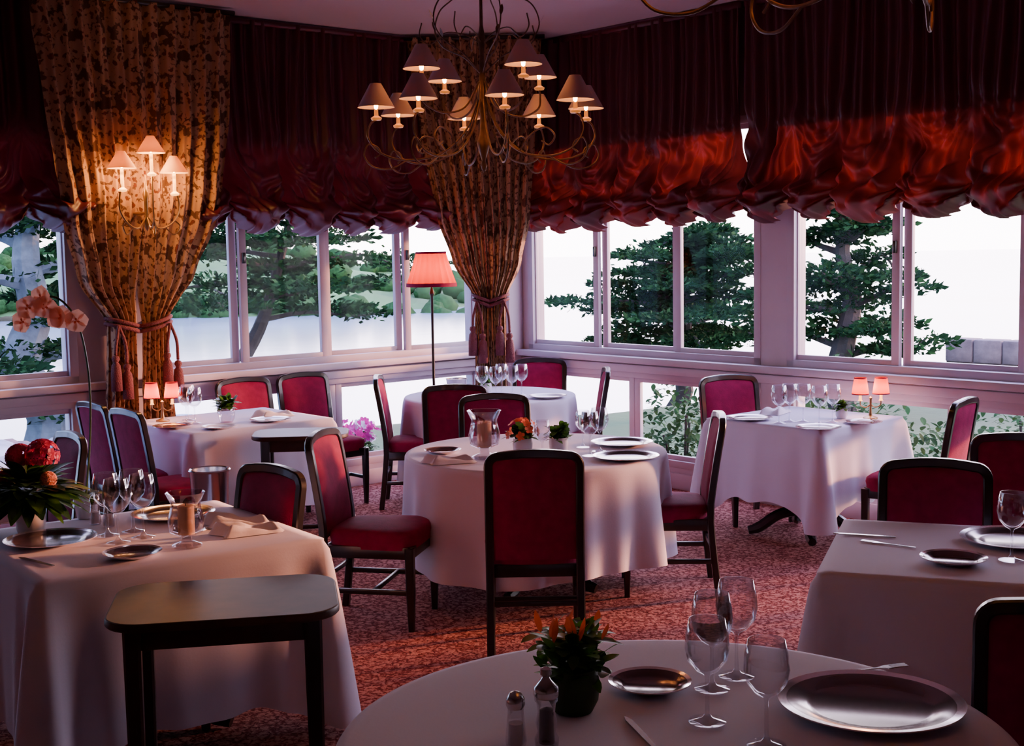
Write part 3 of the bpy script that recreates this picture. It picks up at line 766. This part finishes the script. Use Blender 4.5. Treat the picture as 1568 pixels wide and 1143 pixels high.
def pad(mb,c,rx,ry,rz,n,size,mats):
    for k in range(n):
        r=math.sqrt(random.random()); t=random.uniform(0,2*pi); z=random.gauss(0,.45)*rz*(1.1-r)
        p=Vector((c[0]+rx*r*math.cos(t),c[1]+ry*r*math.sin(t),c[2]+z-.25*rz*r))
        d=Vector((math.cos(t)+random.gauss(0,.5),math.sin(t)+random.gauss(0,.5),random.gauss(.25,.35))).normalized()
        o=d.orthogonal().normalized()
        s=o*random.uniform(-1,1)+d.cross(o)*random.uniform(-1,1); s.normalize()
        L=size*random.uniform(.6,1.4); w=L*.22
        mb.add([p,p+d*L*.5+s*w,p+d*L,p+d*L*.5-s*w],[[0,1,2,3]],random.choice(mats))
def tree(name,x,y,top,crown_z0,spread,nbr,seed,lean=(0,0),bark=M_bark,mats=(M_leafo,M_leafo,M_leafo2),trunkr=.2,padn=130,flat=.16,tap=.65):
    random.seed(seed); z0=terr(x,y)-.1; mb=MB()
    tp=[Vector((x,y,z0))]; n=7
    for k in range(1,n+1):
        t=k/n; tp.append(Vector((x+lean[0]*t+random.gauss(0,.08),y+lean[1]*t+random.gauss(0,.08),z0+(top-z0)*t)))
    tp=cr(tp,4); mb.tube(tp,[trunkr*(1-.85*i/(len(tp)-1)) for i in range(len(tp))],bark,8)
    for k in range(nbr):
        t=k/(nbr-1); z=crown_z0+(top-crown_z0)*t
        i=min(range(len(tp)),key=lambda i:abs(tp[i].z-z)); b=tp[i]
        ang=k*2.4+random.uniform(-.3,.3); L=spread*(1-tap*t**1.6)*random.uniform(.65,1.1)
        dx,dy=math.cos(ang),math.sin(ang)
        pts=cr([b,b+Vector((dx*L*.35,dy*L*.35,.10)),b+Vector((dx*L*.7,dy*L*.7,.12+random.uniform(-.1,.15))),b+Vector((dx*L,dy*L,.12+random.uniform(-.15,.2)))],4)
        mb.tube(pts,[trunkr*.28*(1-.8*q/(len(pts)-1)) for q in range(len(pts))],bark,6)
        for q in (3,6,9,12):
            p=pts[min(q,len(pts)-1)]+Vector((random.gauss(0,.12*L),random.gauss(0,.12*L),.05+random.gauss(0,.05)))
            s=.28*L*random.uniform(.7,1.2)+.12
            pad(mb,p,s,s,flat,padn,.11,mats)
    mb.build(name,smooth=False)
tree('cedar_tree',2.75,22,1.95,.05,2.1,30,11,lean=(.3,0),padn=250,flat=.15,tap=.72)
tree('cedar_tree',4.5,17.5,3.4,.35,1.05,22,12,padn=170,tap=.45)
tree('pine_tree',-4.5,19.5,3.2,.9,2.1,24,13,lean=(1.6,0),padn=200,trunkr=.16,tap=.25)
tree('pine_tree',-5.3,14.5,3.6,.0,1.4,18,14,bark=M_bark2,trunkr=.3,padn=160)
def shrub(x,y,r,h,mats,seed,n=900,z=None):
    random.seed(seed); mb=MB(); z0=terr(x,y) if z is None else z
    for k in range(8):
        d=rdir(.3,1); mb.tube([(x,y,z0-.05),(x+d.x*r*.6,y+d.y*r*.6,z0+d.z*h*.7)],.012,M_bark,5)
    for k in range(n):
        d=rdir(0,1); q=random.random()**.4; p=Vector((x+d.x*r*q,y+d.y*r*q,z0+.05+d.z*h*q)); leaf(mb,p,rdir(-.2,1),random.uniform(.05,.11),.022,random.choice(mats),.2)
    mb.build('garden_shrub',smooth=False)
for i,(a,b,r,h) in enumerate(((-1.2,.9,.5,1.1),(-1.3,2.1,.55,1.0),(-1.3,3.4,.55,.9),(-1.5,4.9,.6,1.1),(-2.8,1.4,.8,1.2),(-2.9,3.2,.8,1.1))):
    p=W(a,b); shrub(p.x,p.y,r,h,[M_leafo3,M_leafo2,M_leafo2,M_leafo3],30+i,1300)
for i,(a,b,r,h) in enumerate(((4.0,-5.6,.9,1.3),(5.6,-5.0,.9,1.2))):
    p=W(a,b); shrub(p.x,p.y,r,h,[M_leafo3,M_leafo2],50+i,1200)
p=W(-9,6.2); shrub(p.x,p.y,.9,1.7,[M_pink,M_white,M_leafo3],60,700)
mb=MB()
for k in range(40):
    for j in range(3):
        wbox(mb,-12.4,-12.0,-3+k*.5+(.25 if j%2 else 0),-3+k*.5+.48+(.25 if j%2 else 0),-.9+j*.4,-.52+j*.4,M_stone,.03)
wbox(mb,-12.35,-12.05,-3,17.2,-.95,.2,M_stone)
mb.build('garden_wall')
mb=MB(); wbox(mb,-.2,6,-3.2,-.18,-.45,-.28,M_pave,.02); mb.build('terrace_paving')
random.seed(5); mb=MB()
for k in range(60):
    a=random.uniform(.2,3.3); b=random.uniform(-4.8,-3.65); s=random.uniform(.14,.36); p=W(a,b,-.35+random.uniform(0,.25))
    bm=bmesh.new(); bmesh.ops.create_icosphere(bm,subdivisions=2,radius=s)
    for v in bm.verts: v.co*=1+.35*noise.noise(v.co*4+Vector((k,0,0))); v.co.z*=.7
    bm.verts.index_update(); mb.add([v.co+p for v in bm.verts],[[v.index for v in f.verts] for f in bm.faces],random.choice([M_pave,M_pave,M_stone])); bm.free()
mb.build('rockery')
def planter(a,b,flo):
    mb=MB(); wbox(mb,a-.3,a+.3,b-.1,b+.1,-.28,.18,M_stone,.01)
    for k in range(300):
        u=random.uniform(-.32,.32); w=random.uniform(-.12,.12); p=W(a+u,b+w,random.uniform(.16,.34)); leaf(mb,p,rdir(0,1),.09,.018,random.choice([M_leaf,M_leafo3]),.3)
    for k in range(200):
        u=random.uniform(-.34,.34); w=random.uniform(-.15,.15); p=W(a+u,b+w,random.uniform(.28,.44)); blossom(mb,p,rdir(.0,1),.04,random.choice(flo))
    mb.build('flower_planter',smooth=False)
planter(1.52,-.42,[M_mag,M_mag,M_mag,M_white]); planter(2.45,-.42,[M_mag,M_white])
mb=MB(); mb.lathe([(0,-.28),(.12,-.28),(.12,-.22),(.05,-.16),(.04,-.05),(.12,.05),(.18,.16),(.20,.2),(.17,.2),(.15,.12),(0,.1)],M_stone,20)
for k in range(60): leaf(mb,(0,0,.15),rdir(.1,1),.3,.015,M_leafd,.4)
p=W(1.9,-1.6); mb.build('garden_urn',(p.x,p.y,0))
# ------------------------------------------------------------ sky & sun
w=bpy.data.worlds.new('World'); bpy.context.scene.world=w; w.use_nodes=True; nt=w.node_tree; bg=nt.nodes['Background']
tc=nt.nodes.new('ShaderNodeTexCoord'); sp=nt.nodes.new('ShaderNodeSeparateXYZ'); nt.links.new(tc.outputs['Generated'],sp.inputs[0])
r=nt.nodes.new('ShaderNodeValToRGB'); e=r.color_ramp.elements
e[0].position=0.0; e[0].color=(1,.83,.88,1); e[1].position=1; e[1].color=(.30,.32,.66,1)
x=e.new(.12); x.color=(1,.82,.90,1); x=e.new(.35); x.color=(.62,.54,.84,1)
nt.links.new(sp.outputs['Z'],r.inputs[0])
r2=nt.nodes.new('ShaderNodeValToRGB'); e=r2.color_ramp.elements
e[0].position=0.0; e[0].color=(.18,.29,.38,1); e[1].position=1; e[1].color=(1,1,1,1)
mr=nt.nodes.new('ShaderNodeMapRange'); mr.inputs[1].default_value=-.55; mr.inputs[2].default_value=-.10; nt.links.new(sp.outputs['X'],mr.inputs[0]); nt.links.new(mr.outputs[0],r2.inputs[0])
mm=nt.nodes.new('ShaderNodeMixRGB'); mm.blend_type='MULTIPLY'; mm.inputs[0].default_value=1
nt.links.new(r.outputs[0],mm.inputs[1]); nt.links.new(r2.outputs[0],mm.inputs[2])
nt.links.new(mm.outputs[0],bg.inputs[0]); bg.inputs[1].default_value=15.0
sl=bpy.data.lights.new('sun','SUN'); sl.energy=12; sl.color=(1,.36,.16); sl.angle=4*D2R
so=bpy.data.objects.new('sun',sl); bpy.context.scene.collection.objects.link(so)
dirs=Vector((.93,.34,.15)).normalized(); so.rotation_euler=dirs.to_track_quat('Z','Y').to_euler(); so.location=(20,20,10)
# ------------------------------------------------------------ camera
cd=bpy.data.cameras.new('camera'); co=bpy.data.objects.new('camera',cd); bpy.context.scene.collection.objects.link(co)
cd.sensor_width=36; cd.lens=45.9; cd.clip_end=3000
R=Matrix.Rotation((90-5.33)*D2R,4,'X')@Matrix.Rotation(-1.0*D2R,4,'Z')
co.matrix_world=Matrix.Translation((0,0,1.83))@R
bpy.context.scene.camera=co
